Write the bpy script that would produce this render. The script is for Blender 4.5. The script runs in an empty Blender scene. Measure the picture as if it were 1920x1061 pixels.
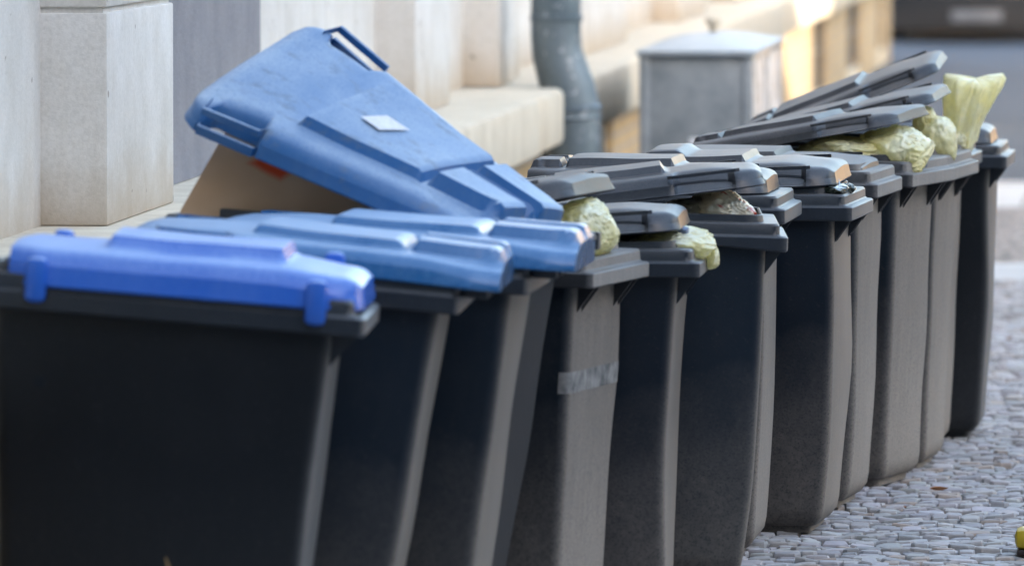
import bpy, bmesh, math, random
from mathutils import Vector, Matrix, noise
R = math.radians
random.seed(7)
S = bpy.context.scene
COL = S.collection
# ------------------------------------------------------------------ camera, sky, sun, exposure
F = 14500.0 / 1920.0                 # focal length in picture widths
ALPHA = math.atan(1270.0 / 14500.0)  # the street wall runs along +Y, the camera looks 5 deg to its left
H = 1.97
PITCH = math.atan(830.5 / 14500.0)
cd = bpy.data.cameras.new('camera'); cam = bpy.data.objects.new('camera', cd); COL.objects.link(cam)
cd.lens = F * 36.0; cd.sensor_width = 36.0; cd.clip_start = 0.5; cd.clip_end = 2000
cam.location = (0, 0, H); cam.rotation_euler = (math.pi/2 - PITCH, 0, ALPHA)
cd.dof.use_dof = True; cd.dof.focus_distance = 21.7; cd.dof.aperture_fstop = F*0.036/0.060
S.camera = cam
W = bpy.data.worlds.new('World'); S.world = W; W.use_nodes = True
SUN_EL, SUN_AZ = R(15.5), math.atan2(.62, -.785)
nt = W.node_tree; bg = nt.nodes['Background']
sk = nt.nodes.new('ShaderNodeTexSky'); sk.sky_type = 'NISHITA'; sk.sun_disc = False
sk.sun_elevation = SUN_EL; sk.sun_rotation = SUN_AZ; sk.air_density = 1.0; sk.dust_density = 1.2; sk.ozone_density = 1.0
wt = nt.nodes.new('ShaderNodeMix'); wt.data_type = 'RGBA'; wt.blend_type = 'MULTIPLY'; wt.inputs[0].default_value = 1.0
wt.inputs[7].default_value = (1.0, .905, .825, 1); nt.links.new(sk.outputs[0], wt.inputs[6]); nt.links.new(wt.outputs[2], bg.inputs[0]); bg.inputs[1].default_value = 0.15
sd = bpy.data.lights.new('sun', 'SUN'); sun = bpy.data.objects.new('sun', sd); COL.objects.link(sun)
sd.energy = 2.0; sd.angle = R(0.5); sd.color = (1.0, .84, .66)
tosun = Vector((math.sin(SUN_AZ)*math.cos(SUN_EL), math.cos(SUN_AZ)*math.cos(SUN_EL), math.sin(SUN_EL)))
sun.rotation_euler = tosun.to_track_quat('Z', 'Y').to_euler(); sun.location = (20, -20, 30)
S.view_settings.view_transform = 'Standard'; S.view_settings.look = 'None'
S.view_settings.gamma = 1.0; S.view_settings.exposure = 3.2

CA, SA = math.cos(ALPHA), math.sin(ALPHA)
def c2w(X, d, z): return Vector((X*CA - d*SA, X*SA + d*CA, z))
def at(px, py, d):                       # a point d metres ahead of the camera
    return c2w((px-960)*d/14500.0, d, H - (py+300)*d/14500.0)

# ------------------------------------------------------------------ helpers
def new_obj(name, verts, faces, mat, parent=None, smooth=True, ang=38, loc=None):
    me = bpy.data.meshes.new(name)
    me.from_pydata([tuple(v) for v in verts], [], faces)
    mats = mat if isinstance(mat, (list, tuple)) else [mat]
    for m in mats: me.materials.append(m)
    bm = bmesh.new(); bm.from_mesh(me)
    bmesh.ops.recalc_face_normals(bm, faces=bm.faces)
    if smooth:
        for f in bm.faces: f.smooth = True
        for e in bm.edges:
            if len(e.link_faces) == 2 and e.calc_face_angle(0) > R(ang): e.smooth = False
    bm.to_mesh(me); bm.free()
    o = bpy.data.objects.new(name, me); COL.objects.link(o)
    if parent: o.parent = parent
    if loc is not None: o.location = loc
    return o
class MB:
    def __init__(s): s.v = []; s.f = []
    def add(s, v, f):
        b = len(s.v); s.v += [Vector(p) for p in v]; s.f += [[i+b for i in q] for q in f]; return s
    def box(s, x0, x1, y0, y1, z0, z1, c=0.0):
        if c <= 0:
            v = [(x, y, z) for z in (z0, z1) for x, y in ((x0,y0),(x1,y0),(x1,y1),(x0,y1))]
            return s.add(v, [(3,2,1,0),(4,5,6,7),(0,1,5,4),(1,2,6,5),(2,3,7,6),(3,0,4,7)])
        bm = bmesh.new()
        bmesh.ops.create_cube(bm, size=1, matrix=Matrix.Translation(((x0+x1)/2,(y0+y1)/2,(z0+z1)/2)) @ Matrix.Diagonal((x1-x0,y1-y0,z1-z0,1)))
        bmesh.ops.bevel(bm, geom=bm.edges[:], offset=c, segments=2, affect='EDGES', profile=.5)
        bm.verts.index_update()
        s.add([v.co.copy() for v in bm.verts], [[v.index for v in f.verts] for f in bm.faces]); bm.free(); return s
    def loft(s, loops, cap0=False, cap1=False, closed=True):
        n = len(loops[0]); b = len(s.v)
        for l in loops: s.v += [Vector(p) for p in l]
        for i in range(len(loops)-1):
            for j in range(n if closed else n-1):
                k = (j+1) % n
                s.f.append([b+i*n+j, b+i*n+k, b+(i+1)*n+k, b+(i+1)*n+j])
        if cap0: s.f.append([b+j for j in range(n)][::-1])
        if cap1: s.f.append([b+(len(loops)-1)*n+j for j in range(n)])
        return s
    def tube(s, pts, r, n=14, cap=True):
        pts = [Vector(p) for p in pts]; loops = []
        rr_ = r if isinstance(r, (list, tuple)) else [r]*len(pts)
        up = Vector((0,0,1)) if abs((pts[-1]-pts[0]).normalized().z) < .7 else Vector((0,1,0))
        for i, p in enumerate(pts):
            t = (pts[min(i+1, len(pts)-1)] - pts[max(i-1, 0)]).normalized()
            a = t.cross(up).normalized(); b_ = t.cross(a)
            loops.append([p + (a*math.cos(q) + b_*math.sin(q))*rr_[i] for q in [2*math.pi*k/n for k in range(n)]])
        return s.loft(loops, cap, cap)
    def build(s, name, mat, parent=None, **k): return new_obj(name, s.v, s.f, mat, parent, **k)
def tag(o, label=None, cat=None, group=None, kind=None):
    if label: o['label'] = label
    if cat: o['category'] = cat
    if group: o['group'] = group
    if kind: o['kind'] = kind
    return o
def empty(name, loc, rot=(0,0,0)):
    o = bpy.data.objects.new(name, None); o.empty_display_size = .2; COL.objects.link(o)
    o.location = loc; o.rotation_euler = rot; return o
def rrect(x0, x1, hy, z, r, n=5, rf=None):
    out = []; rf = r if rf is None else rf
    for cx, cy, a0, q in ((x1-rf, hy-rf, 0, rf), (x0+r, hy-r, 90, r), (x0+r, -hy+r, 180, r), (x1-rf, -hy+rf, 270, rf)):
        for k in range(n+1):
            a = R(a0 + 90*k/n); out.append((cx+q*math.cos(a), cy+q*math.sin(a), z))
    return out
def sstep(a, b, x):
    t = max(0.0, min(1.0, (x-a)/(b-a))); return t*t*(3-2*t)

# ------------------------------------------------------------------ materials
def mat(name):
    m = bpy.data.materials.new(name); m.use_nodes = True
    n = m.node_tree.nodes; return m, m.node_tree, n['Principled BSDF']
def N(t, kind, **kw):
    n = t.nodes.new(kind)
    for k, v in kw.items():
        if k.startswith('i_'): n.inputs[k[2:].replace('_', ' ')].default_value = v
        else: setattr(n, k, v)
    return n
def noise_n(t, scale, detail=4, rough=.55, vec=None, stretch=None):
    n = N(t, 'ShaderNodeTexNoise'); n.inputs['Scale'].default_value = scale
    n.inputs['Detail'].default_value = detail; n.inputs['Roughness'].default_value = rough
    tc = N(t, 'ShaderNodeTexCoord'); mp = N(t, 'ShaderNodeMapping')
    if stretch: mp.inputs['Scale'].default_value = stretch
    t.links.new(tc.outputs['Object'], mp.inputs['Vector']); t.links.new(mp.outputs[0], n.inputs['Vector'])
    return n
def ramp(t, src, stops):
    r = N(t, 'ShaderNodeValToRGB'); e = r.color_ramp.elements
    while len(e) < len(stops): e.new(.5)
    for i, (p, c) in enumerate(stops):
        e[i].position = p; e[i].color = (*c, 1) if len(c) == 3 else c
    t.links.new(src, r.inputs[0]); return r
def mix(t, fac, a, b, mode='MIX'):
    m = N(t, 'ShaderNodeMix'); m.data_type = 'RGBA'; m.blend_type = mode
    for s, v in ((m.inputs[0], fac), (m.inputs[6], a), (m.inputs[7], b)):
        if isinstance(v, (float, int)): s.default_value = v
        elif isinstance(v, tuple): s.default_value = (*v, 1) if len(v) == 3 else v
        else: t.links.new(v, s)
    return m.outputs[2]
def math_n(t, op, a, b=0.0, clamp=False):
    m = N(t, 'ShaderNodeMath'); m.operation = op; m.use_clamp = clamp
    for s, v in ((m.inputs[0], a), (m.inputs[1], b)):
        if isinstance(v, (float, int)): s.default_value = v
        else: t.links.new(v, s)
    return m.outputs[0]
def bump(t, b, h, strength=.3, dist=.01):
    n = N(t, 'ShaderNodeBump'); n.inputs['Strength'].default_value = strength; n.inputs['Distance'].default_value = dist
    t.links.new(h, n.inputs['Height']); t.links.new(n.outputs[0], b.inputs['Normal']); return n
def objz(t):
    tc = N(t, 'ShaderNodeTexCoord'); s = N(t, 'ShaderNodeSeparateXYZ'); t.links.new(tc.outputs['Object'], s.inputs[0]); return s

def plastic(name, base, dust=(.23, .21, .19), dust_amt=.5, low_dirt=0.0, rough=.42, scuff=.3, worn=None, updust_sheen=0.0, spec=.5, front_dust_sheen=0.0):
    m, t, b = mat(name)
    n1 = noise_n(t, 5, 6, .62); n2 = noise_n(t, 60, 3, .6); n3 = noise_n(t, 22, 5, .7, stretch=(1, 1, .12))
    f = ramp(t, n1.outputs[0], [(.40, (0,0,0)), (.72, (1,1,1))]).outputs[0]
    g = ramp(t, n3.outputs[0], [(.46, (0,0,0)), (.75, (1,1,1))]).outputs[0]
    fac = math_n(t, 'MULTIPLY', math_n(t, 'ADD', math_n(t, 'MULTIPLY', f, .6), math_n(t, 'MULTIPLY', g, scuff)), dust_amt, True)
    n5 = noise_n(t, 165, 2, .5)
    dith = math_n(t, 'MULTIPLY', math_n(t, 'SUBTRACT', n5.outputs[0], .5), 2.2)
    sp = ramp(t, n2.outputs[0], [(.64, (0,0,0)), (.76, (1,1,1))]).outputs[0]
    fac = math_n(t, 'ADD', fac, math_n(t, 'MULTIPLY', sp, .05+.3*dust_amt), True)
    if low_dirt > 0:                 # splashed street dirt, thick near the wheels
        s = objz(t)
        wob = math_n(t, 'MULTIPLY', math_n(t, 'SUBTRACT', n1.outputs[0], .5), .55)
        zz = math_n(t, 'ADD', s.outputs[2], wob)
        lo = N(t, 'ShaderNodeMapRange'); lo.inputs[1].default_value = .60; lo.inputs[2].default_value = .02
        lo.inputs[3].default_value = 0; lo.inputs[4].default_value = low_dirt; t.links.new(zz, lo.inputs[0])
        sn = ramp(t, n2.outputs[0], [(.3, (.65,)*3), (.7, (1,1,1))]).outputs[0]
        fac = math_n(t, 'ADD', fac, math_n(t, 'MULTIPLY', lo.outputs[0], sn), True)
    if updust_sheen > 0:                   # dust lies on what faces up; on blue lids also painted sky sheen
        ge = N(t, 'ShaderNodeTexCoord'); sx = N(t, 'ShaderNodeSeparateXYZ'); t.links.new(ge.outputs['Normal'], sx.inputs[0])
        up = math_n(t, 'MULTIPLY', math_n(t, 'POWER', math_n(t, 'MAXIMUM', sx.outputs[2], 0.0), 3.0), updust_sheen)
        up = math_n(t, 'MULTIPLY', up, ramp(t, n1.outputs[0], [(.3, (.62,)*3), (.65, (1,1,1))]).outputs[0])
        fac = math_n(t, 'ADD', fac, up, True)
    if front_dust_sheen > 0:                # dust, wear and painted grazing sky light on the bin ends
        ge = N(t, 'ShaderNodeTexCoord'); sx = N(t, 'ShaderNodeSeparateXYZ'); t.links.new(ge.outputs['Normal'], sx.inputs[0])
        fx = math_n(t, 'MULTIPLY', math_n(t, 'POWER', math_n(t, 'ABSOLUTE', sx.outputs[0]), 3.0), front_dust_sheen)
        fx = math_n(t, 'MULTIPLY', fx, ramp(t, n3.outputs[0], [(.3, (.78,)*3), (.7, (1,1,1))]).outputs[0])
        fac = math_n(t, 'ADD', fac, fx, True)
    fac = math_n(t, 'MULTIPLY', fac, math_n(t, 'ADD', dith, 1.0, True), True)
    fac = math_n(t, 'ADD', fac, math_n(t, 'MULTIPLY', ramp(t, n5.outputs[0], [(.66, (0,0,0)), (.72, (1,1,1))]).outputs[0], .12*dust_amt+.05), True)
    col = mix(t, fac, base, dust)
    if worn:
        w = noise_n(t, 16, 8, .75, stretch=(.6,1.3,1)); wf = ramp(t, w.outputs[0], [(.54, (0,0,0)), (.66, (1,1,1))]).outputs[0]
        col = mix(t, math_n(t, 'MULTIPLY', wf, .75), col, worn)
    t.links.new(col, b.inputs['Base Color'])
    rr = math_n(t, 'ADD', math_n(t, 'MULTIPLY', fac, .4), rough, True)
    t.links.new(rr, b.inputs['Roughness']); b.inputs['Specular IOR Level'].default_value = spec
    bump(t, b, math_n(t, 'ADD', n2.outputs[0], math_n(t, 'MULTIPLY', n1.outputs[0], 1.2)), .12, .004)
    return m
DARK = (.013, .016, .022)
M = {}
M['body'] = plastic('dark_bin_plastic', (.003,.008,.016), dust_amt=.04, low_dirt=.5, rough=.33, front_dust_sheen=.68, spec=.28, dust=(.27,.23,.19))
M['body2'] = plastic('dusty_bin_plastic', (.004,.010,.018), front_dust_sheen=.68, spec=.27, dust_amt=.13, low_dirt=.55, rough=.45, dust=(.29,.25,.21))
M['body3'] = plastic('bluish_bin_plastic', (.005,.012,.022), front_dust_sheen=.65, spec=.27, dust_amt=.05, low_dirt=.5, rough=.33, dust=(.26,.225,.185))
M['bodyclean'] = plastic('clean_bin_plastic', (.004,.006,.009), front_dust_sheen=.45, spec=.3, dust_amt=.03, low_dirt=.1, rough=.38, dust=(.26,.25,.235))
M['rim'] = plastic('rim_plastic', (.008,.013,.021), front_dust_sheen=.5, dust_amt=.08, rough=.34, updust_sheen=.35, dust=(.26,.24,.22))
M['rim2'] = plastic('dusty_rim_plastic', (.016,.018,.022), front_dust_sheen=.9, dust_amt=.2, rough=.40, updust_sheen=.5, dust=(.27,.245,.22))
M['lid'] = plastic('lid_plastic', (.011,.016,.025), dust_amt=.14, rough=.33, updust_sheen=.42, dust=(.22,.20,.18))
M['lid2'] = plastic('weathered_lid_plastic', (.011,.014,.019), dust_amt=.22, rough=.40, updust_sheen=.55, dust=(.27,.24,.215))
M['blue'] = plastic('bright_blue_plastic', (.018,.115,.53), dust_amt=.10, rough=.22, updust_sheen=.62, dust=(.44,.60,.80))  # blue lids: pale dust tone also paints sky sheen on the tops
M['blue2'] = plastic('faded_blue_plastic', (.010,.11,.29), dust_amt=.18, rough=.26, updust_sheen=.48, dust=(.40,.54,.72))
M['blue3'] = plastic('worn_blue_plastic', (.014,.11,.30), dust_amt=.15, rough=.28, updust_sheen=1.0, dust=(.38,.47,.57), worn=(.12,.16,.21))
M['bodydark'] = plastic('matt_black_plastic', (.003,.006,.011), dust_amt=.03, low_dirt=.2, rough=.5, spec=.25)
M['rubber'] = plastic('wheel_rubber', (.012,.012,.013), dust_amt=.8, rough=.7)

def film(name, c0, c1, see, red=False):
    m, t, b = mat(name); out = t.nodes['Material Output']
    tc = N(t, 'ShaderNodeTexCoord'); w = noise_n(t, 6, 3, .5)
    vm = N(t, 'ShaderNodeMix'); vm.data_type = 'VECTOR'; vm.inputs[0].default_value = .12
    t.links.new(tc.outputs['Object'], vm.inputs[4]); t.links.new(w.outputs['Color'], vm.inputs[5])
    cr = N(t, 'ShaderNodeTexVoronoi', feature='DISTANCE_TO_EDGE'); cr.inputs['Scale'].default_value = 26; t.links.new(vm.outputs[1], cr.inputs['Vector'])
    cr2 = N(t, 'ShaderNodeTexVoronoi', feature='DISTANCE_TO_EDGE'); cr2.inputs['Scale'].default_value = 60; t.links.new(vm.outputs[1], cr2.inputs['Vector'])
    h = math_n(t, 'ADD', math_n(t, 'MINIMUM', cr.outputs['Distance'], .25), math_n(t, 'MULTIPLY', math_n(t, 'MINIMUM', cr2.outputs['Distance'], .2), .5))
    n1 = noise_n(t, 10, 4, .6); col = ramp(t, n1.outputs[0], [(.35, c0), (.65, c1)]).outputs[0]
    if red:
        n3 = noise_n(t, 13, 2, .5); col = mix(t, ramp(t, n3.outputs[0], [(.61, (0,0,0)), (.65, (1,1,1))]).outputs[0], col, (.60,.08,.06))
    t.links.new(col, b.inputs['Base Color']); b.inputs['Roughness'].default_value = .22; b.inputs['Specular IOR Level'].default_value = .8
    bp = bump(t, b, h, .35, .010)
    tr = N(t, 'ShaderNodeBsdfTranslucent'); t.links.new(col, tr.inputs[0]); t.links.new(bp.outputs[0], tr.inputs['Normal'])
    tp = N(t, 'ShaderNodeBsdfTransparent'); tp.inputs[0].default_value = (.95, .93, .70, 1)
    m1 = N(t, 'ShaderNodeMixShader'); m1.inputs[0].default_value = .40; t.links.new(b.outputs[0], m1.inputs[1]); t.links.new(tr.outputs[0], m1.inputs[2])
    m2 = N(t, 'ShaderNodeMixShader'); t.links.new(math_n(t, 'MULTIPLY', ramp(t, h, [(.0, (.3,)*3), (.3, (1,1,1))]).outputs[0], see), m2.inputs[0])
    t.links.new(m1.outputs[0], m2.inputs[1]); t.links.new(tp.outputs[0], m2.inputs[2]); t.links.new(m2.outputs[0], out.inputs['Surface'])
    return m
M['bag'] = film('yellow_sack_film', (1,.92,.47), (1,.97,.74), .15)
M['bagprint'] = film('printed_sack_film', (.95,.87,.66), (1,.96,.82), .05, True)
m, t, b = mat('packaging_waste'); M['waste'] = m
v_ = N(t, 'ShaderNodeTexVoronoi'); v_.inputs['Scale'].default_value = 13; tc = N(t, 'ShaderNodeTexCoord'); t.links.new(tc.outputs['Object'], v_.inputs['Vector'])
sp_ = N(t, 'ShaderNodeSeparateColor'); t.links.new(v_.outputs['Color'], sp_.inputs[0])
wr = ramp(t, sp_.outputs[0], [(.0, (.70,.72,.75)), (.25, (.12,.16,.24)), (.42, (.75,.74,.70)), (.6, (.35,.42,.50)), (.72, (.6,.5,.3)), (.85, (.8,.8,.8)), (.95, (.5,.15,.1))]); wr.color_ramp.interpolation = 'CONSTANT'
t.links.new(wr.outputs[0], b.inputs['Base Color']); b.inputs['Roughness'].default_value = .35
m, t, b = mat('cardboard'); M['card'] = m
s = objz(t); n1 = noise_n(t, 3, 4); nb = noise_n(t, 6, 4, .6)
cc = ramp(t, n1.outputs[0], [(.35, (.64,.40,.23)), (.65, (.72,.48,.30))]).outputs[0]
# printed orange patch at the upper edge of the box
dx = math_n(t, 'ABSOLUTE', math_n(t, 'SUBTRACT', s.outputs[0], .252)); dz = math_n(t, 'ABSOLUTE', math_n(t, 'SUBTRACT', s.outputs[2], .125))
d_ = math_n(t, 'ADD', math_n(t, 'MULTIPLY', dx, .8), math_n(t, 'MULTIPLY', dz, 1.4))
d_ = math_n(t, 'ADD', d_, math_n(t, 'MULTIPLY', nb.outputs[0], .03))
pr = ramp(t, d_, [(.060, (1,1,1)), (.085, (0,0,0))]).outputs[0]
t.links.new(mix(t, pr, cc, (.75,.09,.02)), b.inputs['Base Color']); b.inputs['Roughness'].default_value = .85

def plaster(name, a, c, scale=6, bs=.3, streak=0.0, streakc=(.3,.22,.15), rough=.85, bscale=90, grime=0.0):
    m, t, b = mat(name)
    n1 = noise_n(t, scale, 5, .6); n2 = noise_n(t, bscale, 4, .65)
    col = ramp(t, n1.outputs[0], [(.35, a), (.65, c)]).outputs[0]
    g = ramp(t, n2.outputs[0], [(.30, (.80,)*3), (.6, (1,1,1))]).outputs[0]
    col = mix(t, .7, col, g, 'MULTIPLY')
    if streak:
        n3 = noise_n(t, 11, 5, .7, stretch=(1, 1, .10)); sf = ramp(t, n3.outputs[0], [(.50, (0,0,0)), (.78, (1,1,1))]).outputs[0]
        col = mix(t, math_n(t, 'MULTIPLY', sf, streak), col, streakc)
    if grime:                       # rain-splash stains just above the ledge, small chips
        s = objz(t); wob = math_n(t, 'MULTIPLY', n1.outputs[0], .22)
        mr = N(t, 'ShaderNodeMapRange'); mr.inputs[1].default_value = 1.22; mr.inputs[2].default_value = 1.0; mr.inputs[3].default_value = 0; mr.inputs[4].default_value = grime
        t.links.new(math_n(t, 'ADD', s.outputs[2], wob), mr.inputs[0]); col = mix(t, mr.outputs[0], col, (.40,.30,.19))
        n4 = noise_n(t, 17, 2, .5); col = mix(t, ramp(t, n4.outputs[0], [(.735, (0,0,0)), (.75, (1,1,1))]).outputs[0], col, (.25,.21,.17))
    t.links.new(col, b.inputs['Base Color']); b.inputs['Roughness'].default_value = rough
    bump(t, b, n2.outputs[0], bs, .006); return m
M['white'] = plaster('white_plaster', (.60,.575,.53), (.69,.67,.635), 4, .25, .22, (.45,.38,.29), grime=.75)
M['grey'] = plaster('rough_grey_plaster', (.20,.20,.225), (.25,.25,.275), 5, .8, .08, (.2,.2,.2), bscale=55)
M['stone'] = plaster('cream_stone', (.56,.48,.36), (.66,.58,.45), 5, .3, .30, (.40,.31,.20))
M['dark'] = plaster('opening_shade_panel', (.02,.018,.016), (.03,.027,.024), 5, .1)  # flat dark tone painting the shade inside the basement recesses
M['facade'] = plaster('pale_facade', (.50,.46,.40), (.58,.54,.48), 2, .2)
M['facade3'] = plaster('slate_grey_facade', (.16,.18,.21), (.20,.22,.25), 2, .2)
M['facade2'] = plaster('ochre_facade', (.50,.36,.22), (.60,.46,.30), 2, .2)
m, t, b = mat('yellow_brick'); M['brick'] = m
tc = N(t, 'ShaderNodeTexCoord'); mp = N(t, 'ShaderNodeMapping'); mp.inputs['Rotation'].default_value = (R(90), 0, R(90))
t.links.new(tc.outputs['Object'], mp.inputs['Vector'])
br = N(t, 'ShaderNodeTexBrick'); br.inputs['Scale'].default_value = 1.0; br.inputs['Brick Width'].default_value = .25
br.inputs['Row Height'].default_value = .075; br.inputs['Mortar Size'].default_value = .008; br.inputs['Bias'].default_value = 0
br.inputs['Color1'].default_value = (.52,.37,.19,1); br.inputs['Color2'].default_value = (.44,.31,.16,1); br.inputs['Mortar'].default_value = (.34,.30,.25,1)
sw = N(t, 'ShaderNodeSeparateXYZ'); cb = N(t, 'ShaderNodeCombineXYZ'); t.links.new(tc.outputs['Object'], sw.inputs[0])
t.links.new(math_n(t, 'ADD', sw.outputs[1], sw.outputs[0]), cb.inputs[0]); t.links.new(sw.outputs[2], cb.inputs[1]); t.links.new(cb.outputs[0], br.inputs['Vector'])
nb = noise_n(t, 8, 4); t.links.new(mix(t, .35, br.outputs[0], ramp(t, nb.outputs[0], [(.3, (.5,)*3), (.7, (1,1,1))]).outputs[0], 'MULTIPLY'), b.inputs['Base Color'])
b.inputs['Roughness'].default_value = .8; bump(t, b, br.outputs['Fac'], -.4, .006)
def metal(name, a, c, rough=.45, scale=8, met=.6, bl=None):
    m, t, b = mat(name)
    n1 = noise_n(t, scale, 6, .65); n2 = noise_n(t, 28, 3, .5)
    col = ramp(t, n1.outputs[0], [(.32, a), (.68, c)]).outputs[0]
    if bl:
        col = mix(t, math_n(t, 'MULTIPLY', ramp(t, n2.outputs[0], [(.62, (0,0,0)), (.68, (1,1,1))]).outputs[0], .7), col, bl)
    t.links.new(col, b.inputs['Base Color']); b.inputs['Metallic'].default_value = met; b.inputs['Roughness'].default_value = rough
    bump(t, b, n1.outputs[0], .1, .003); return m
M['zinc'] = metal('weathered_zinc', (.095,.13,.155), (.18,.22,.245), .5, 5, .45, (.42,.45,.47))
M['cab'] = metal('grey_cabinet_paint', (.17,.195,.21), (.30,.325,.34), .42, 6, .15)
m, t, b = mat('scribbled_cabinet_paint'); M['cabside'] = m
n1 = noise_n(t, 5, 5, .7, stretch=(1,1.2,1)); n2 = noise_n(t, 9, 3, .5)
t.links.new(mix(t, ramp(t, n1.outputs[0], [(.50, (0,0,0)), (.56, (1,1,1))]).outputs[0], (.42,.43,.44), (.09,.10,.11)), b.inputs['Base Color']); b.inputs['Roughness'].default_value = .45
M['cabtop'] = metal('pale_cabinet_roof', (.27,.31,.34), (.38,.42,.45), .5, 6, .15)
M['sticker'] = plaster('paper_residue', (.62,.64,.68), (.74,.75,.78), 20, .1)
M['carpaint'] = metal('black_car_paint', (.006,.008,.012), (.008,.010,.014), .45, 3, 0)
M['plate'] = plaster('plate_white', (.11,.12,.14), (.14,.15,.17), 5, .02, rough=.4)
M['glassd'] = metal('dark_glass', (.01,.012,.015), (.012,.014,.018), .08, 3, 0)
M['yellow'] = plastic('yellow_plastic', (.42,.30,.01), dust_amt=.15, dust=(.2,.15,.05))
M['blackplastic'] = plastic('black_plastic', (.02,.012,.012), dust_amt=.15)
M['leaf'] = plaster('dry_leaf', (.30,.12,.05), (.42,.2,.08), 30, .1)
M['straw'] = plaster('dry_straw', (.34,.22,.10), (.45,.3,.15), 30, .1)
# ground materials
m, t, b = mat('asphalt'); M['asphalt'] = m
n1 = noise_n(t, .35, 6, .6); n2 = noise_n(t, 60, 4, .7)
t.links.new(mix(t, .4, ramp(t, n1.outputs[0], [(.35, (.026,.035,.052)), (.65, (.038,.050,.072))]).outputs[0], ramp(t, n2.outputs[0], [(.35, (.5,)*3), (.65, (1.0,)*3)]).outputs[0], 'MULTIPLY'), b.inputs['Base Color'])
b.inputs['Roughness'].default_value = .8; bump(t, b, n2.outputs[0], .4, .01)
def setts(name, a, c, scale=17, joint=(.045,.038,.03)):
    m, t, b = mat(name)
    tc = N(t, 'ShaderNodeTexCoord')
    v = N(t, 'ShaderNodeTexVoronoi', feature='DISTANCE_TO_EDGE'); v.inputs['Scale'].default_value = scale
    v2 = N(t, 'ShaderNodeTexVoronoi'); v2.inputs['Scale'].default_value = scale
    t.links.new(tc.outputs['Object'], v.inputs['Vector']); t.links.new(tc.outputs['Object'], v2.inputs['Vector'])
    sp = N(t, 'ShaderNodeSeparateColor'); t.links.new(v2.outputs['Color'], sp.inputs[0])
    col = ramp(t, sp.outputs[0], [(.2, a), (.8, c)]).outputs[0]
    e = ramp(t, v.outputs['Distance'], [(.05, (0,0,0)), (.14, (1,1,1))]).outputs[0]
    t.links.new(mix(t, e, joint, col), b.inputs['Base Color']); b.inputs['Roughness'].default_value = .7
    bump(t, b, e, .8, .012); return m
M['setts'] = setts('mosaic_setts', (.24,.24,.25), (.38,.375,.37))
M['setts_red'] = setts('reddish_setts', (.26,.20,.17), (.38,.31,.27), 12)
M['slab'] = plaster('pale_granite_slab', (.42,.41,.39), (.52,.50,.48), 3, .2)
M['joint'] = plaster('joint_grit', (.06,.055,.05), (.12,.11,.10), 12, .5)
m, t, b = mat('sett_stone'); M['sett'] = m
at_ = N(t, 'ShaderNodeVertexColor', layer_name='tone'); n1 = noise_n(t, 40, 4, .6)
t.links.new(mix(t, .45, at_.outputs[0], ramp(t, n1.outputs[0], [(.3, (.62,)*3), (.65, (1,1,1))]).outputs[0], 'MULTIPLY'), b.inputs['Base Color'])
b.inputs['Roughness'].default_value = .75; b.inputs['Specular IOR Level'].default_value = .3; bump(t, b, n1.outputs[0], .6, .004)

# ------------------------------------------------------------------ ground and streets
g = MB().box(-600, 600, -300, 900, -.5, -.10); tag(g.build('ground', M['asphalt'], smooth=False), kind='structure')
g = MB().box(-2.95, 4.2, -10, 34.6, -.3, -.009); tag(g.build('pavement_bed', M['joint'], smooth=False), kind='structure')
g = MB().box(-2.95, -2.3, -10, 34.6, -.2, -.004).box(1.4, 4.1, -10, 34.6, -.2, -.004).box(-2.3, 1.4, -10, 14, -.2, -.004)
tag(g.build('pavement', M['setts'], smooth=False), kind='structure')
g = MB()
for k in range(8): g.box(-2.95+k*.9, -2.06+k*.9-.006, 34.606, 36.1, -.3, .0, .006)
tag(g.build('slab_strip', M['slab']), kind='structure')
g = MB().box(-2.95, 4.2, 36.106, 41.6, -.3, -.002); tag(g.build('side_pavement', M['setts_red'], smooth=False), kind='structure')
g = MB()
for k in range(7): g.box(-2.95+k*1.03, -1.93+k*1.03-.006, 41.606, 44.3, -.3, .0, .006)
for k in range(7): g.box(-2.95+k*1.03, -1.93+k*1.03-.006, 44.306, 44.46, -.3, .012, .015)
tag(g.build('kerb', M['slab']), kind='structure')
g = MB()
for k in range(44): g.box(4.2, 4.36, -10+k*1.02, -8.986+k*1.02, -.3, .01, .015)
tag(g.build('street_kerb', M['slab']), kind='structure')
# real mosaic setts where the picture shows them
sv = []; sf = []; tone = []
rs = random.Random(3); yy = 14.05; row = 0
while yy < 34.58:
    dy = rs.uniform(.046, .066); xx = -2.28 + rs.random()*.05
    while xx < 1.38:
        dx = rs.uniform(.045, .088)
        cx, cy = xx+dx/2, yy+dy/2 + .022*math.sin(xx*5.1) + rs.uniform(-.006,.006)
        n = rs.choice((5,6,6,7)); a0 = rs.random()*6.28; z = rs.gauss(0, .004); b0 = len(sv); tx, ty = rs.gauss(0,.07), rs.gauss(0,.07)
        c = rs.uniform(.30,.46)
        tn = (c*rs.uniform(.99,1.07), c*.97, c*rs.uniform(.90,1.0), 1) if rs.random() > .08 else (.40,.33,.28,1)
        for lv, (q, zz) in enumerate(((1.06,-.014),(1.04,-.003),(.97,.0015),(.6,.003))):
            for k in range(n):
                a = a0+6.283*k/n; ca, sa = math.cos(a), math.sin(a)
                ca = math.copysign(abs(ca)**.5, ca); sa = math.copysign(abs(sa)**.5, sa)
                px_, py_ = ca*dx*.47*q, sa*dy*.47*q
                sv.append((cx+px_, cy+py_, z+zz+(px_*tx+py_*ty if lv else 0))); tone.append(tn)
        for lv in range(3):
            for k in range(n):
                k2 = (k+1) % n; sf.append([b0+lv*n+k, b0+lv*n+k2, b0+(lv+1)*n+k2, b0+(lv+1)*n+k])
        sf.append([b0+3*n+k for k in range(n)])
        xx += dx
    yy += dy; row += 1
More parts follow.
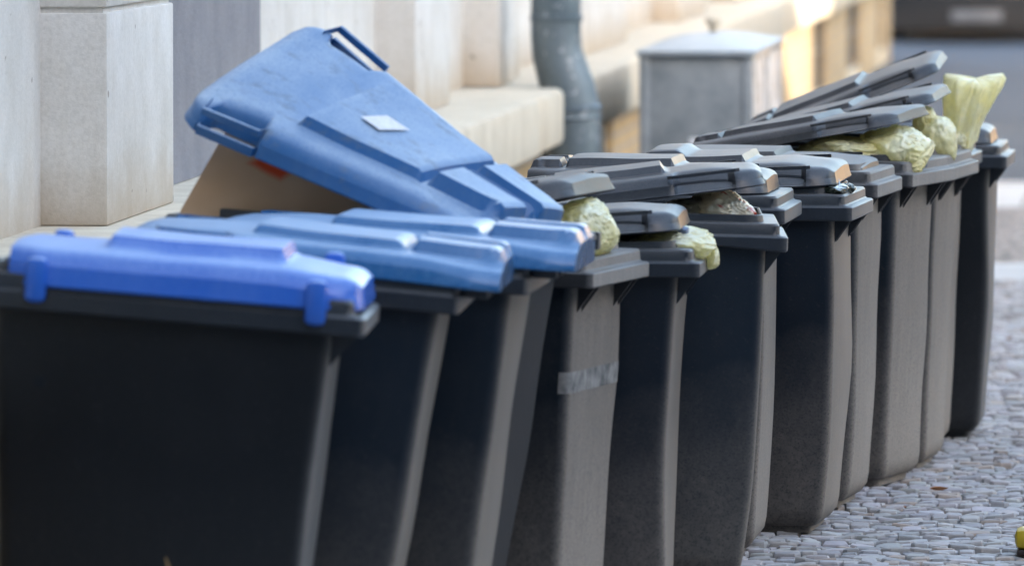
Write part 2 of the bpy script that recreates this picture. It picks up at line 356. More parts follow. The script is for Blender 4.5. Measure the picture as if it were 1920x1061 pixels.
me = bpy.data.meshes.new('pavement_setts'); me.from_pydata(sv, [], sf); me.materials.append(M['sett'])
ca_ = me.color_attributes.new('tone', 'FLOAT_COLOR', 'POINT')
ca_.data.foreach_set('color', [q for t4 in tone for q in t4])

o = bpy.data.objects.new('pavement_setts', me); COL.objects.link(o); tag(o, kind='structure')

# ------------------------------------------------------------------ the building on the left
bld = empty('building', (-2.95, 14, 0)); tag(bld, 'cream and white plastered street building with pilasters above a stone ledge', 'building')
OX, OY = 2.95, -14
def bpart(name, mb, m, parent=None, **k):
    mb.v = [Vector((v.x+OX, v.y+OY, v.z)) for v in mb.v]
    return mb.build(name, m, parent or bld, **k)
bpart('wall', MB().box(-10, -3.13, -45, 25.7, .915, 8.5).box(-10, -3.0, -45, 72.6, -.2, .66), M['white'])
for o_ in []: pass
bpart('grey_plaster_panel', MB().box(-3.13, -3.095, 22.0, 25.69, .917, 8.5), M['grey'])
bpart('wall', MB().box(-10, -3.10, 25.7, 27.70, .915, 8.5).box(-10, -3.10, 27.712, 72.5, .915, 8.5).box(-10, -3.12, 27.70, 27.712, .915, 8.5), M['white'])
bpart('wall_cap', MB().box(-10.1, -2.9, -45, 72.6, 8.5, 8.8), M['stone'])
for (y0, y1, xf) in ((10.5, 13.2, -2.945), (15.4, 17.3, -2.945), (20.95, 22.33, -2.945), (29.40, 30.76, -2.945), (32.97, 33.75, -2.945), (37.5, 40.55, -2.945), (44.7, 47.2, -2.945), (50.5, 52.5, -2.945), (56, 58, -2.945), (61.5, 63.5, -2.945), (67, 69, -2.945)):
    p = MB().box(-3.5, xf, y0, y1, .916, 1.497, .006).box(-3.5, xf-.012, y0+.01, y1-.01, 1.49, 1.52).box(-3.5, xf, y0, y1, 1.512, 8.49, .006)
    bpart('pilaster', p, M['white'])
bpart('pilaster_strip', MB().box(-3.5, -2.985, 33.9, 34.45, .916, 8.49, .005), M['white'])
bpart('pilaster_strip', MB().box(-3.5, -2.985, 36.6, 37.35, .916, 8.49, .005), M['white'])
bpart('ledge', MB().box(-3.4, -2.65, -45, 31.55, .674, .915, .022), M['stone'])
bpart('ledge', MB().box(-3.4, -2.65, 31.556, 32.8, .674, .915, .03), M['stone'])
bpart('ledge', MB().box(-3.4, -2.80, 32.81, 33.62, .674, .910, .01), M['stone'])
bpart('ledge', MB().box(-3.4, -2.65, 33.63, 50.8, .674, .915, .022), M['stone'])
bpart('ledge', MB().box(-3.4, -2.65, 50.806, 72.6, .674, .915, .022), M['stone'])
# basement piers of yellow brick with dark panels between that paint in the recess shade
ys = [(6, 20), (22, 26.4), (28, 29.8), (31.9, 33.42), (37.6, 41.2), (43.2, 50.4), (52.6, 58.0), (59.8, 63.7), (66.0, 69.9), (71.4, 72.6)]
for (y0, y1) in ys: bpart('basement_pier', MB().box(-3.3, -2.80, y0, y1, -.15, .672, .004), M['brick'])
for i in range(len(ys)-1):
    y0, y1 = ys[i][1], ys[i+1][0]
    w = bpart('basement_window', MB().box(-3.02, -2.84, y0, y1, -.1, .67), M['dark'])
    fr = MB()
    fr.add([(-2.835, y0+.01, .34), (-2.835, y1-.01, .34), (-2.835, y1-.01, .66), (-2.835, y1-.2, .66), (-2.835, y1-.2, .36), (-2.835, y0+.2, .36), (-2.835, y0+.2, .66), (-2.835, y0+.01, .66)], [range(8)])
    bpart('window_frame', fr, M['zinc'], w)
    bpart('basement_sill', MB().box(-3.1, -2.81, y0+.002, y1-.002, -.15, .05, .005), M['stone'])
# zinc downpipe in the notch of the ledge
pl = []; rr_ = []
for i in range(26):
    z = .02 + i*(8.3)/25; pl.append(z)
pts = [(-2.64, 33.13, -.12), (-2.64, 33.13, .50), (-2.64, 33.13, .76), (-2.645, 33.13, .82), (-2.66, 33.13, .90), (-2.685, 33.13, .98), (-2.705, 33.13, 1.05), (-2.712, 33.13, 1.13), (-2.71, 33.13, 8.4)]
dp = bpart('downpipe', MB().tube(pts, [.121, .121, .121, .121, .117, .113, .110, .108, .108], 28), M['zinc'])
cl = MB(); cl.tube([(-2.645,33.13,.765), (-2.645,33.13,.775), (-2.646,33.13,.79), (-2.648,33.13,.812), (-2.65,33.13,.822)], [.121,.131,.126,.135,.118], 28)
bpart('pipe_collar', cl, M['zinc'], dp)
bpart('pipe_collar', MB().tube([(-2.71,33.13,1.19), (-2.71,33.13,1.194), (-2.71,33.13,1.216), (-2.71,33.13,1.22)], [.108,.114,.114,.108], 28), M['zinc'], dp)

# unseen buildings added for the light: sun shade, sky block, warm reflections
def added_house(name, x0, x1, y0, y1, h, wallm, label, faces):
    e = empty(name, ((x0+x1)/2, (y0+y1)/2, 0)); tag(e, label, 'building')
    cx, cy = (x0+x1)/2, (y0+y1)/2
    MB().box(x0-cx, x1-cx, y0-cy, y1-cy, -.2, h).build('wall', wallm, e, smooth=False)
    MB().box(x0-cx-.3, x1-cx+.3, y0-cy-.3, y1-cy+.3, h, h+.4).build('roof', M['stone'], e, smooth=False)
    wn = MB()
    if faces == 'x':
        y = y0+2
        while y < y1-2:
            for z in range(1, int(h)-1, 3): wn.box(x0-cx-.03, x0-cx+.1, y-cy, y+1.2-cy, z, z+1.7)
            y += 3
    else:
        x = x0+2
        while x < x1-2:
            for z in range(1, int(h)-1, 3): wn.box(x-cx, x+1.2-cx, y0-cy-.03, y0-cy+.1, z, z+1.7)
            x += 3
    wo = wn.build('window', M['glassd'], e, smooth=False); wo['kind'] = 'stuff'
added_house('opposite_shade_building', 14, 24, -40, 28.0, 9, M['facade'], 'long pale building added unseen across the street to cast the shade', 'x')  # unseen, added to keep the sun off the near street
added_house('corner_shade_building', 14, 24, 36.2, 60, 9, M['facade'], 'pale building added unseen beyond the side street to narrow the sunbeam', 'x')  # unseen, added to shade the far road and limit the sunbeam
added_house('rear_sky_blocker', -40, 38, -22, -9, 25, M['facade3'], 'tall slate grey block added unseen behind the viewer to cut sky light', 'x')  # unseen, added to darken the sides turned to the camera
added_house('end_reflection_building', -45, 40, 112, 122, 10, M['facade2'], 'ochre building added unseen at the street end for warm reflections', 'y')  # unseen, added so the lids mirror a warm facade

# ------------------------------------------------------------------ cable cabinet
cb_ = empty('cable_cabinet', (-2.165, 34.0, 0)); tag(cb_, 'grey metal cable cabinet with a shallow domed roof and a knob, by the building wall', 'cabinet')
CW, CL_, CH = .25, 2.5, 1.02
MB().box(-CW+.012, CW-.012, .012, CL_-.012, 0, CH-.002, .004).build('housing', M['cab'], cb_)
for (qx, qy) in ((-CW, 0), (CW-.045, 0), (CW-.045, CL_-.05), (-CW, CL_-.05)): MB().box(qx, qx+.045, qy, qy+.05, 0, CH, .006).build('corner_post', M['cab'], cb_)
for k in range(2): MB().box(CW-.012, CW-.002, .06+k*1.2, 1.24+k*1.2, .06, CH-.03, .003).build('door', M['cabside'], cb_)
MB().box(-.03, .12, .004, .012, .50, .66, .0).build('paper_remnant', M['sticker'], cb_)
gv = []; gf = []; nx, ny = 20, 24
for i in range(nx+1):
    for j in range(ny+1):
        u, v = -1+2*i/nx, -1+2*j/ny
        hz = .052*((1-abs(u)**2.4)*(1-abs(v)**2.0))
        gv.append((u*(CW+.012), CL_/2+v*(CL_/2+.02), CH+.022+hz))
for i in range(nx):
    for j in range(ny): a = i*(ny+1)+j; gf.append([a, a+ny+1, a+ny+2, a+1])
rf = MB().add(gv, gf).box(-CW-.012, CW+.012, -.02, CL_+.02, CH, CH+.021, .003)
r_ = rf.build('roof', M['cabtop'], cb_, ang=25)
MB().tube([(0, CL_/2, CH+.075), (0, CL_/2, CH+.102), (0, CL_/2, CH+.108), (0, CL_/2, CH+.135), (0, CL_/2, CH+.138)], [.02,.02,.036,.036,.028], 16).build('roof_knob', M['stone'], r_)

# ------------------------------------------------------------------ wheelie bins
HB = .0
def body_loop(z, b=0.0, inset=0.0, seed=0, sx=1.0):
    t_ = z/.93
    xr = -.225-.075*t_; xf = .266+.039*t_ + b*math.sin(math.pi*min(1, t_*1.1))
    hy = .215+.04*t_
    sh = .022*(1-sstep(.0, .045, z-.015)) + .012*(1 if z < .025 else 0) ; xr += sh; xf -= sh; hy -= sh
    l = rrect((xr+inset)*sx, (xf-inset)*sx, hy-inset, z, .03, 4, rf=.028)
    out = []
    for (x, y, zz) in l:
        d = .004*noise.noise(Vector((x*4+seed*7.3, y*4, zz*3.2)))*(0 if inset else 1)*2
        out.append((x+d*(1 if x > 0 else -1), y+d*(1 if y > 0 else -1), zz))
    return out
def make_body(root, m, b, seed, sx, open_in=True):
    zs = [.004, .024, .026, .034, .05, .08, .13, .2, .28, .36, .44, .52, .6, .68, .76, .84, .90, .945]
    mb = MB().loft([body_loop(z, b, 0, seed, sx) for z in zs] + [body_loop(z, b, .007, seed, sx) for z in (.945, .8, .5, .2, .06)], True, True)
    o = mb.build('body', m, root, ang=50); return o
def ring(x0, x1, hy, z, r=.022, n=2): return rrect(x0, x1, hy, z, r, n)
def make_rim(root, m, sx, taper=0.0, gusset=True):
    c = .004
    prof = [  # (rear, front, half width, z)
        (-.29, .295, .25, .915), (-.33, .356, .276, .905), (-.333, .360, .280, .90), (-.336, .364, .283, .904),
        (-.336, .364, .283, .937), (-.333, .360, .280, .941), (-.332, .346, .279, .943), (-.330, .342, .278, .947),
        (-.330, .341, .278, .969), (-.327, .336, .275, .975), (-.302, .300, .249, .977), (-.300, .297, .247, .994),
        (-.298, .294, .244, .996), (-.293, .289, .239, .994), (-.293, .289, .239, .93)]
    loops = []
    for k, (a, b, h, z) in enumerate(prof):
        l = ring(a*sx, b*sx, h, z, .022 if k < 10 else .05, 3)
        if taper and k in (0, 1, 2, 3): l = [(x, y, zz + taper*(1-sstep(-.3, .33, x))) for (x, y, zz) in l]
        loops.append(l)
    mb = MB().loft(loops)
    if gusset:
        for y in (-.205, -.16, .16, .205):
            x1, x0 = .352*sx, .30*sx
            mb.add([(x0-.02, y-.003, .90), (x1, y-.003, .902), (x0-.02, y-.003, .80), (x0-.02, y+.003, .90), (x1, y+.003, .902), (x0-.02, y+.003, .80)],
                   [(0,1,2),(3,5,4),(0,3,4,1),(1,4,5,2),(2,5,3,0)])
    return mb.build('rim', m, root, ang=30)
LX, LH = .655, .268
def lid_surface(kind):
    """returns function (u 0..1 from hinge to nose, v -1..1) -> (x, y, z)"""
    GX0, GX1 = (.475, .605) if kind == 'blue' else (.415, .585)
    notch = 0 if kind == 'lug' else .05
    def P(x, v):
        w = LH
        e = LX - x
        cr = .07 if kind == 'blue' else .11
        if e < cr: w -= cr*(1-math.sqrt(max(0, 1-((cr-e)/cr)**2))) * (1.2 if kind == 'blue' else .75)
        if x < .05: w -= .03*(1-x/.05)
        gi = sstep(GX0, GX0+.018, x)*(1-sstep(GX1-.018, GX1, x)); w -= notch*gi
        y = w*v
        ed = min(w-abs(y), e+.004, x+.02)
        z = .060 - .030*(1-math.sqrt(max(0, 1-(1-min(1, ed/.042))**2)))
        z += .010*(1-(y/LH)**2) - .014*sstep(LX-.16, LX, x)
        pw = .175 if kind != 'flat' else .19
        pa, pb = (.175, .435) if kind == 'blue' else (.10, .392)
        if kind == 'lug': pa, pb, pw = .17, .50, .165
        pan = sstep(pa, pa+.010, x)*(1-sstep(pb, pb+.012, x))*(1-sstep(pw, pw+.010, abs(y)))
        z += .024*pan
        if kind == 'bump':
            z += .020*sstep(.10, .13, x)*(1-sstep(.20, .235, x))*(1-sstep(pw-.02, pw, abs(y)))
        rp = (1-sstep(pa-.018, pa-.009, x))*sstep(.0, .012, x)
        if kind == 'lug': rp = 0
        z += (.032 if kind == 'blue' else .020)*rp*(1-sstep(.16, .168, abs(y)))*(sstep(.036, .042, abs(y)) + (1-sstep(.010, .016, abs(y)))*.8)
        if kind == 'blue': z -= .016*(1-sstep(.0, .16, x))*sstep(.17, .19, abs(y))
        z += .003*noise.noise(Vector((x*6, y*6, 1.7)))
        return (x, y, z)
    return P
def make_lid(root, m, kind='std', warp=None, sx=1.0, name='lid', sk=0.0):
    P = lid_surface(kind); nx, ny = 72, 44; GA, GB = .415, .585; notch = 0 if kind == 'lug' else .05
    def tr(p):
        return warp(*p) if warp else Vector((p[0]*sx, p[1], p[2]))
    mb = MB(); xs = [LX*i/nx for i in range(nx+1)]; vs = [-1+2*j/ny for j in range(ny+1)]
    vs = [math.copysign(abs(v)**.85, v) for v in vs]
    top = [[P(x, v) for v in vs] for x in xs]
    for dz in (0, -.007):
        V = [tr((p[0], p[1], p[2]+dz)) for r in top for p in r]
        mb.add(V, [[i*(ny+1)+j, (i+1)*(ny+1)+j, (i+1)*(ny+1)+j+1, i*(ny+1)+j+1] for i in range(nx) for j in range(ny)])
    per = [top[0][j] for j in range(ny+1)] + [top[i][ny] for i in range(1, nx+1)] + [top[nx][j] for j in range(ny-1, -1, -1)] + [top[i][0] for i in range(nx-1, 0, -1)]
    def off(p, o, z):
        x, y, _ = p; s_ = 1 if y > 0 else -1
        if abs(y) < .03: s_ = y/.03
        ex = o if x > LX-.05 else 0
        if notch and kind != 'blue' and z < .006:      # the pocket of the grip slopes out to the edge of the lid
            o = o + (notch-.004)*sstep(GA, GA+.018, x)*(1-sstep(GB-.018, GB, x))
        return tr((x+ex*(1 if x > LX-.02 else .5), y+o*s_*(0 if (x > LX-.004 and abs(y) < .12) else 1), z))
    mb.loft([[tr(p) for p in per], [off(p, .003, max(.012, p[2]-.02)) for p in per], [off(p, .006, .002-sk) for p in per], [off(p, .004, -.002-sk) for p in per],
             [off(p, .0, .002-sk) for p in per], [tr((p[0], p[1], p[2]-.007)) for p in per]])
    o = mb.build(name, m, root, ang=32)
    if kind == 'lug':
        for s_ in (-1, 1):
            for xx in (.055, .575):
                q_ = MB().box(xx-.02, xx+.02, min(s_*(LH-.014), s_*(LH+.020)), max(s_*(LH-.014), s_*(LH+.020)), -.038, .046 if s_ < 0 else .072, .0125)
                q_.v = [tr(v) for v in q_.v]; q_.build('lid_lug', m, o, ang=40)
        return o
    for s_ in (-1, 1):
        g_ = MB()
        for (z0, z1, o1) in (((.044, .060, -.004), (-.001, .020, .003)) if kind == 'blue' else ((.050, .060, .004),)):
            ga, gb = ((.470, .612) if kind == 'blue' else (.404, .596)); dp_ = .056 if kind == 'blue' else .006; path = [(ga, LH-dp_), (ga+.010, LH+o1), (gb-.010, LH+o1), (gb, LH-dp_)]
            lp = []
            for k, (x, y) in enumerate(path):
                lp.append([tr((x, s_*y, z0)), tr((x, s_*(y+.007), z0)), tr((x, s_*(y+.007), z1)), tr((x, s_*y, z1))])
            g_.loft(lp, True, True)
        g_.build('lid_grip', m, o, ang=40)
    return o
def make_bin(px, py, d, yaw, bm_, rm_, lm_, label, lid_deg=0.0, kind='std', roll=0.0, flip=False, bulge=0.0, taper=0.0, sx=1.0, seed=0, zs=None, lid=True, group='wheelie bins in a row along the pavement', warp=None, pitch=0.0, lidroll=0.0, lz=0.0, lw=1.0, lx=0.0, lxs=1.0, sk=0.0, lt=1.0):
    """px, py: where the near lower corner of the street-side rim lies, d metres ahead"""
    root = empty('wheelie_bin', (0,0,0)); tag(root, label, 'bin', group)
    X = (px-960)*d/14500.0; zc = H-(py+300)*d/14500.0
    zsc = zs if zs else zc/.90
    rotz = -(yaw-ALPHA)
    front = .364*sx if not flip else .336*sx
    RZ = Matrix.Rotation(rotz, 4, 'Z'); RY = Matrix.Rotation(R(roll), 4, 'Y'); RX = Matrix.Rotation(R(pitch), 4, 'X')
    pivot = Vector((.2*sx, 0, 0))
    A = RZ @ Matrix.Translation(pivot) @ RY @ RX @ Matrix.Translation(-pivot)
    corner = A @ Vector((front, -.283, .90*zsc))
    P = c2w(X, d, 0)
    base = Matrix.Translation((P.x-corner.x, P.y-corner.y, 0))
    Mx = base @ A
    if flip: Mx = Mx @ Matrix.Rotation(math.pi, 4, 'Z')
    root.matrix_world = Mx @ Matrix.Diagonal((1, 1, zsc, 1))
    make_body(root, bm_, bulge, seed, sx); rim = make_rim(root, rm_, sx, taper)
    # rear handle bar and hinge brackets
    hb = MB().tube([(-.372*sx, -.20, .963), (-.372*sx, .20, .963)], .013, 12)
    for y in (-.19, -.06, .06, .19): hb.box(-.385*sx, -.32*sx, y-.012, y+.012, .935, .977, .004)
    hb.build('handle', rm_, root)
    ax = MB().tube([(-.235*sx, -.25, .10), (-.235*sx, .25, .10)], .011, 10)
    if lid: ax.build('axle', M['zinc'], root)
    for s_ in ((-1, 1) if lid else ()):
        w = MB().tube([(-.235*sx, s_*.215, .10), (-.235*sx, s_*.218, .10), (-.235*sx, s_*.262, .10), (-.235*sx, s_*.265, .10)], [.088,.1,.1,.088], 24)
        w.build('wheel', M['rubber'], root)
    if lid:
        l = make_lid(root, lm_, kind, warp, sx, sk=sk)
        if not warp:
            l.location = (-.352*sx+lx, 0, .98+lz); l.scale = (lxs*(1+abs(lx)*1.3), lw, lt); l.rotation_euler = (R(lidroll), -R(lid_deg), 0)
    return root, Mx, zsc

BINS = []
def B(*a, **k): r = make_bin(*a, **k); BINS.append(r); return r
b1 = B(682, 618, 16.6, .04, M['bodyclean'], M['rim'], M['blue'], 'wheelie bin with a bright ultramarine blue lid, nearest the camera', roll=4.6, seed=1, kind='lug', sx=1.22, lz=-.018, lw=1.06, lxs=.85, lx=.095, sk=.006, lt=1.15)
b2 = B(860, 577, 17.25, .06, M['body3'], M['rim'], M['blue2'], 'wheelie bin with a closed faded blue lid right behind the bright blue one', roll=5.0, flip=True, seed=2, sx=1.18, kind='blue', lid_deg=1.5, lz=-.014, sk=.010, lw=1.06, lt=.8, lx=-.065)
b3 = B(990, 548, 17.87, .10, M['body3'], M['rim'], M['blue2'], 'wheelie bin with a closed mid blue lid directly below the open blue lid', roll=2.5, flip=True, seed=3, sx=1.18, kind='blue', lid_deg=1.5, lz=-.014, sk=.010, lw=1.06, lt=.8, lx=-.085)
# the open lid is twisted: its four corners do not lie in one plane
cor = dict(hn=at(900, 424, 18.42), hf=at(1080, 432, 18.95), fn=at(334, 190, 18.6), ff=at(598, 22, 19.1))
bo = B(968, 500, 18.5, .30, M['bodydark'], M['rim'], M['blue3'], 'open wheelie bin, its worn light blue lid thrown back and twisted over the cardboard box', flip=True, seed=4, sx=1.34, roll=3.2, lid=False, zs=1.05)
inv = bo[0].matrix_world.inverted()
def warp(x, y, z):
    u = x/LX; v = (y/LH+1)/2            # flipped bin: local -y side is far, +y near
    v = 1-v
    a = cor['hn'].lerp(cor['fn'], u); b_ = cor['hf'].lerp(cor['ff'], u)
    p = a.lerp(b_, v)
    du = (cor['fn']-cor['hn']).lerp(cor['ff']-cor['hf'], v); dv = b_-a
    n = du.cross(dv).normalized()
    if n.z < 0: n = -n
    return inv @ (p + n*(z-.05)*1.15)
ol = make_lid(bo[0], M['blue3'], 'blue', warp)
stk = MB()
q = [warp(x, y, .099) for (x, y) in ((.30, .0), (.325, .085), (.375, .07), (.355, -.005))]
stk.add(q, [(0,1,2,3)]); stk.build('sticker', M['sticker'], ol, smooth=False)

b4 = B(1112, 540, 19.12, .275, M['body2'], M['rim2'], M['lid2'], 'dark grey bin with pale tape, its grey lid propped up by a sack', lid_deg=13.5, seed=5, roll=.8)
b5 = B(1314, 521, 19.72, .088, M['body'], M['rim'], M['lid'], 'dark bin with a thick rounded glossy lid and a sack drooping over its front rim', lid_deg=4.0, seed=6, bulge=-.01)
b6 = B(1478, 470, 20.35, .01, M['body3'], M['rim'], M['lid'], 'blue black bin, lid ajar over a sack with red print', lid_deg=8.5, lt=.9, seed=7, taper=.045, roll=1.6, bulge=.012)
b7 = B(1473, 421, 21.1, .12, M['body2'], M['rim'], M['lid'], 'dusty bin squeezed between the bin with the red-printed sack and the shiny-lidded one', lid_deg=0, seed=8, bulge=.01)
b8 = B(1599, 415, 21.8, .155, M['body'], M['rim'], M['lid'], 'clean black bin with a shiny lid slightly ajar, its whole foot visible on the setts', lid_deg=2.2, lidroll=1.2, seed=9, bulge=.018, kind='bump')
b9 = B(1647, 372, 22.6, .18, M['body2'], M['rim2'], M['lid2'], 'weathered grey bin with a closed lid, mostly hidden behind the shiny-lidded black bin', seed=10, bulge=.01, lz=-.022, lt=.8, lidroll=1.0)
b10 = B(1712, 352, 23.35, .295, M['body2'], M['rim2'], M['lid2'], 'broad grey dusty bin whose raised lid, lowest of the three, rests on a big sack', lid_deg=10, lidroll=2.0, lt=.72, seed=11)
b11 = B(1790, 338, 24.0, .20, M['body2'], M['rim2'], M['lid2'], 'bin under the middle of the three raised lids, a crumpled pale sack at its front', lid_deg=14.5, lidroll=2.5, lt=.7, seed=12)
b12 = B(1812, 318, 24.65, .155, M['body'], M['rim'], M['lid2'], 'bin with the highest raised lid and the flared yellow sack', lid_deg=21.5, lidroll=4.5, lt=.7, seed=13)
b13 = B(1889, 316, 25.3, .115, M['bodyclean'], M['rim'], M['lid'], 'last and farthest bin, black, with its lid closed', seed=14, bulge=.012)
# tape band round the front half of the fourth body, hole and straw on the first
r4 = b4[0]
lo = [p for p in body_loop(.61, 0, -.0012, 5)]; hi = [p for p in body_loop(.715, 0, -.0012, 5)]
idx = [i for i in range(len(lo)) if lo[i][0] > -.02]
n_ = len(lo); first = next(i for i in range(n_) if lo[i][0] > -.02 and lo[i-1][0] <= -.02)
order = [(first+k) % n_ for k in range(len(idx))]
mb = MB()
tl = body_loop(.69, 0, 0, 5)
def outw(z):
    out = []
    for (x, y, zz) in body_loop(z, 0, 0, 5):
        v = Vector((x-.0, y, 0)).normalized()*.0015; out.append((x+v.x, y+v.y, zz))
    return out
la, lb, lc = outw(.622), outw(.65), outw(.678)
mb.loft([[l[i] for i in order] for l in (la, lb, lc)], closed=False)
mb.build('tape_band', plaster('peeling_tape', (.09,.09,.09), (.30,.29,.27), 19, .2), r4)
mb = MB().tube([(-.25, -.246, .75), (-.25, -.2500, .75)], .013, 16); mb.build('drain_hole', M['bodydark'], b1[0])
mb = MB().tube([(.05, -.232, .40), (.062, -.236, .37), (.07, -.235, .345)], [.001,.004,.003], 8); mb.build('stuck_straw', M['straw'], b1[0])

# ------------------------------------------------------------------ sacks
def sack(blobs, label, seed, m='bag', crumple=1.0, funnel=None):
    """blobs: (px, py, d, rx, ry, rz)"""
    c0 = at(*blobs[0][:3]); mb = MB()
    for k, (px, py, d, rx, ry, rz) in enumerate(blobs):
        c = at(px, py, d) - c0
        bm = bmesh.new(); bmesh.ops.create_icosphere(bm, subdivisions=6 if rx > .08 else 5, radius=1)
        rp_ = random.Random(seed*31+k)
        pls = []
        for q_ in range(34):
            n_ = Vector((rp_.gauss(0,1), rp_.gauss(0,1), rp_.gauss(0,1))).normalized(); pls.append((n_, rp_.uniform(.74, .98)))
        for v in bm.verts:
            p = v.co.copy(); rad = 1.0
            wv = Vector((noise.noise(p*2.2+Vector((seed,0,0))), noise.noise(p*2.2+Vector((0,seed,4))), noise.noise(p*2.2+Vector((9,0,seed)))))
            pw_ = (p + wv*.22).normalized()
            for n_, h_ in pls:
                dt = n_.dot(pw_)
                if dt > .1: rad = min(rad, h_/dt)
            n2 = 1-abs(noise.noise(p*2.6+wv*1.8+Vector((k, seed, 5))))*2.4
            n3 = 1-abs(noise.noise(p*7+wv*3+Vector((k, seed, 8))))*2.4
            rad += (.055*n2 + .014*n3 + .09*noise.noise(p*1.1+Vector((seed,0,k))) + .04)*crumple
            v.co = Vector((p.x*rx, p.y*ry, math.copysign(abs(p.z)**.85, p.z)*rz))*rad
        rot = Matrix.Rotation(ALPHA, 3, 'Z')
        bm.verts.index_update()
        mb.add([rot @ v.co + c for v in bm.verts], [[v.index for v in f.verts] for f in bm.faces]); bm.free()
    if funnel:
        loops = []
        for (px, py, d, r1, r2) in funnel:
            c = at(px, py, d) - c0; lp = []
            for j in range(96):
                a = 6.2832*j/96; w = 1 + .12*noise.noise(Vector((math.cos(a)*2.2, math.sin(a)*2.2, py*.006+seed)))*2 + .07*(1-2*abs(noise.noise(Vector((math.cos(a)*5, math.sin(a)*5, py*.02+seed)))*2)) + .03*math.sin(a*13+py*.04)
                lp.append(Matrix.Rotation(ALPHA, 3, 'Z') @ Vector((math.cos(a)*r1*w, math.sin(a)*r2*w, .018*math.sin(a*2+1.5)*(r1/.09) + .006*noise.noise(Vector((math.cos(a)*4, math.sin(a)*4, seed))))) + c)
            loops.append(lp)
        mb.loft(loops)
        inner = [[c_ + (Vector((0,0,.004))) for c_ in lp] for lp in loops]
    o = mb.build('rubbish_sack', M[m], None, ang=180, loc=c0)
    if m in ('bag', 'bagprint'):
        wb = MB(); px, py, d, rx, ry, rz = blobs[0]; rw = random.Random(seed)
        for q_ in range(9):
            sx_, sy_, sz_ = [rw.uniform(.18, .33)*a for a in (rx, ry, rz)]
            cc = Vector((rw.uniform(-.38,.38)*rx, rw.uniform(-.38,.38)*ry, rw.uniform(-.3,.3)*rz)); b0 = MB().box(-sx_, sx_, -sy_, sy_, -sz_, sz_, min(sx_, sy_, sz_)*.3)
            ro = Matrix.Rotation(rw.uniform(0,3), 3, (rw.random(), rw.random(), 1)); wb.add([ro @ v + cc for v in b0.v], b0.f)
        wo = wb.build('packaging', M['waste'], o); wo['kind'] = 'stuff'
    return tag(o, label, 'bin bag', 'yellow sacks in the bins')
sack([(1094, 430, 19.40, .092, .18, .080), (1035, 448, 19.42, .11, .16, .06)], 'round pale yellow sack under the grey lid of the taped bin', 3)
sack([(1262, 458, 20.00, .115, .20, .052), (1336, 482, 20.02, .020, .10, .032)], 'flattened sack showing below the rounded glossy lid, its corner drooping over the rim', 8)
sack([(1350, 402, 20.62, .095, .20, .070), (1295, 398, 20.66, .09, .16, .045)], 'cream sack with red print in the blue black bin', 5, m='bagprint', crumple=.7)
sack([(1682, 284, 23.60, .120, .21, .078), (1585, 284, 23.62, .15, .20, .052)], 'bulging greenish yellow sack under the lowest of the three raised lids', 11)
sack([(1757, 262, 24.2, .062, .12, .085), (1735, 225, 24.2, .04, .08, .04)], 'tall crumpled pale sack hanging out between the two open bins', 17, crumple=1.3)
sack([(1796, 268, 24.85, .06, .12, .05)], 'pale yellow sack with a wide flared top standing out of the far bin', 21, crumple=.9,
     funnel=[(1800, 270, 24.85, .055, .09), (1806, 245, 24.85, .055, .09), (1812, 220, 24.85, .065, .10), (1818, 195, 24.85, .078, .11), (1824, 172, 24.85, .088, .11), (1828, 155, 24.85, .092, .11), (1829, 148, 24.85, .085, .10), (1829, 146, 24.85, .04, .05), (1829, 147, 24.85, .001, .001)])
o = sack([(1560, 356, 21.95, .05, .12, .02), (1590, 353, 22.0, .022, .04, .018)], 'dark green sack peeping out under the shiny ajar lid', 31)
o.data.materials[0] = plastic('dark_green_film', (.012,.022,.012), dust_amt=.2, rough=.2)

# ------------------------------------------------------------------ cardboard in the open bin
pc = at(330, 402, 18.75)
cbx = MB(); th = .004
def P2(x, y, z): return Vector((x, y, z))
q = [(0, 0, -.25), (.55, .05, -.25), (.55, .05, .08), (.20, .02, .225), (.118, .01, .20), (.01, 0, .01)]
cbx.add([P2(*p) for p in q] + [P2(p[0], p[1]+th, p[2]) for p in q], [tuple(range(6)), tuple(range(11,5,-1))] + [(i, (i+1) % 6, (i+1) % 6+6, i+6) for i in range(6)])
o = cbx.build('cardboard_sheet', M['card'], None, smooth=False, loc=pc)
o.rotation_euler = (R(-4), 0, ALPHA); tag(o, 'flattened brown cardboard box with an orange print stuck in the open blue-lidded bin', 'cardboard')

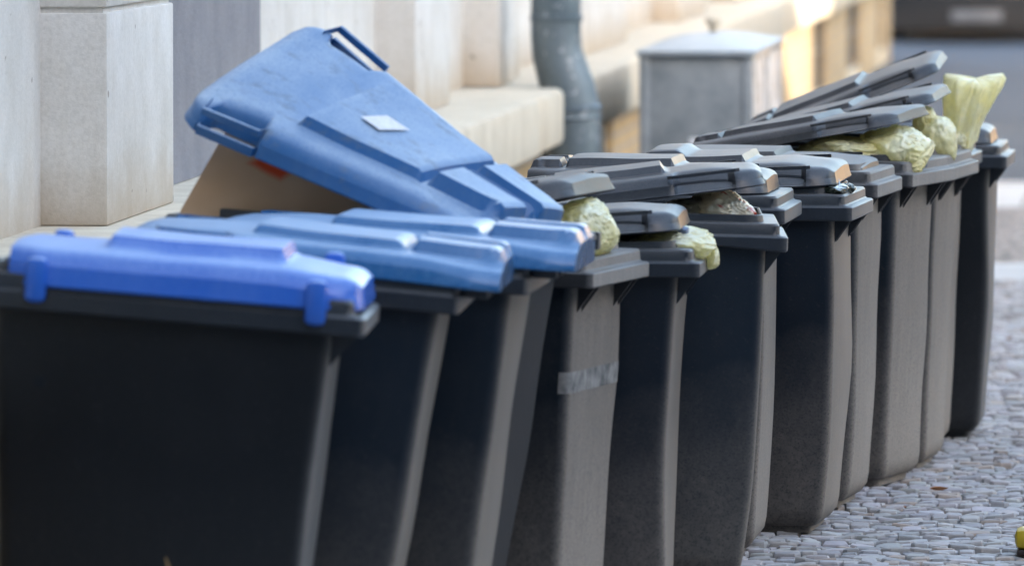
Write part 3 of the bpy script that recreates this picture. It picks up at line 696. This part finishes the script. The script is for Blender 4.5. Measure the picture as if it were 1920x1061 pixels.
# ------------------------------------------------------------------ small things and the far car
y_ = c2w(1.478, 21.25, 0)
e = empty('marker_block', y_); tag(e, 'yellow plastic block on a black foot at the right edge of the pavement', 'marker block')
MB().box(-.09, .09, -.06, .06, .022, .078, .018).build('block', M['yellow'], e)
MB().box(-.085, .085, -.055, .055, .003, .0215, .006).build('foot', M['blackplastic'], e)
for k, (px, py, sz, rz, lb) in enumerate(((1763, 925, .03, .4, 'curled orange brown leaf lying alone on the setts'), (1700, 958, .012, 1.4, 'tiny brown leaf scrap nearer the bins'), (1893, 640, .02, 2.2, 'small dry leaf far along the pavement'))):
    d = 14500*H/(py+300); p = c2w((px-960)*d/14500, d, .008)
    lm = MB(); L = []
    for i in range(9):
        u = -1+i/4; w = .45*(1-abs(u)**2.2)+.03
        L.append([Vector((u*sz, w*v*sz, abs(v)*.35*sz*(1-u*u)+.2*sz*u*u)) for v in (-1, -.5, 0, .5, 1)])
    lm.loft(L, closed=False)
    L2 = [[v+Vector((0,0,-.0012)) for v in l] for l in L]; lm.loft(L2, closed=False)
    o = lm.build('fallen_leaf', M['leaf'], None, loc=p); o.rotation_euler = (0, 0, rz); tag(o, lb, 'leaf', 'fallen leaves on the pavement')

cp = c2w(4.74, 79.0, -.10)
car = empty('parked_car', cp, (0, 0, ALPHA)); tag(car, 'dark parked car seen end on beyond the corner, with a pale number plate', 'car')
def carloop(y, hw, z0, z1): return [(-hw*.93, y, z0), (-hw, y, z0+.12), (-hw, y, z0+(z1-z0)*.6), (-hw*.93, y, z1-.05), (-hw*.8, y, z1), (hw*.8, y, z1), (hw*.93, y, z1-.05), (hw, y, z0+(z1-z0)*.6), (hw, y, z0+.12), (hw*.93, y, z0)]
MB().loft([carloop(0, .80, .30, .62), carloop(.08, .88, .22, .80), carloop(.5, .92, .20, .93), carloop(1.2, .92, .20, .98), carloop(3.2, .92, .20, .98), carloop(4.1, .90, .22, .88), carloop(4.4, .82, .30, .7)], True, True).build('body', M['carpaint'], car, ang=30)
MB().loft([carloop(.75, .82, .90, .98), carloop(1.35, .72, .9, 1.40), carloop(2.7, .70, .9, 1.44), carloop(3.7, .80, .9, 1.0)], True, True).build('cabin', M['glassd'], car, ang=30)
MB().box(-.87, .87, -.04, .1, .12, .64, .04).box(-.80, .80, .2, 4.2, .10, .24).build('bumper', M['bodydark'], car)
MB().box(-.26, .26, -.056, -.044, .215, .325, .004).build('number_plate', M['plate'], car)
for s_ in (-1, 1):
    MB().box(s_*.72-.13, s_*.72+.13, -.02, .1, .58, .74, .03).build('tail_lamp', M['glassd'], car)
    for y in (.85, 3.5):
        w = MB().tube([(s_*.68, y, .31), (s_*.70, y, .31), (s_*.90, y, .31), (s_*.92, y, .31)], [.27,.31,.31,.27], 24).build('wheel', M['rubber'], car)
        MB().tube([(s_*.915, y, .31), (s_*.93, y, .31)], .18, 16).build('wheel_rim', M['zinc'], w)
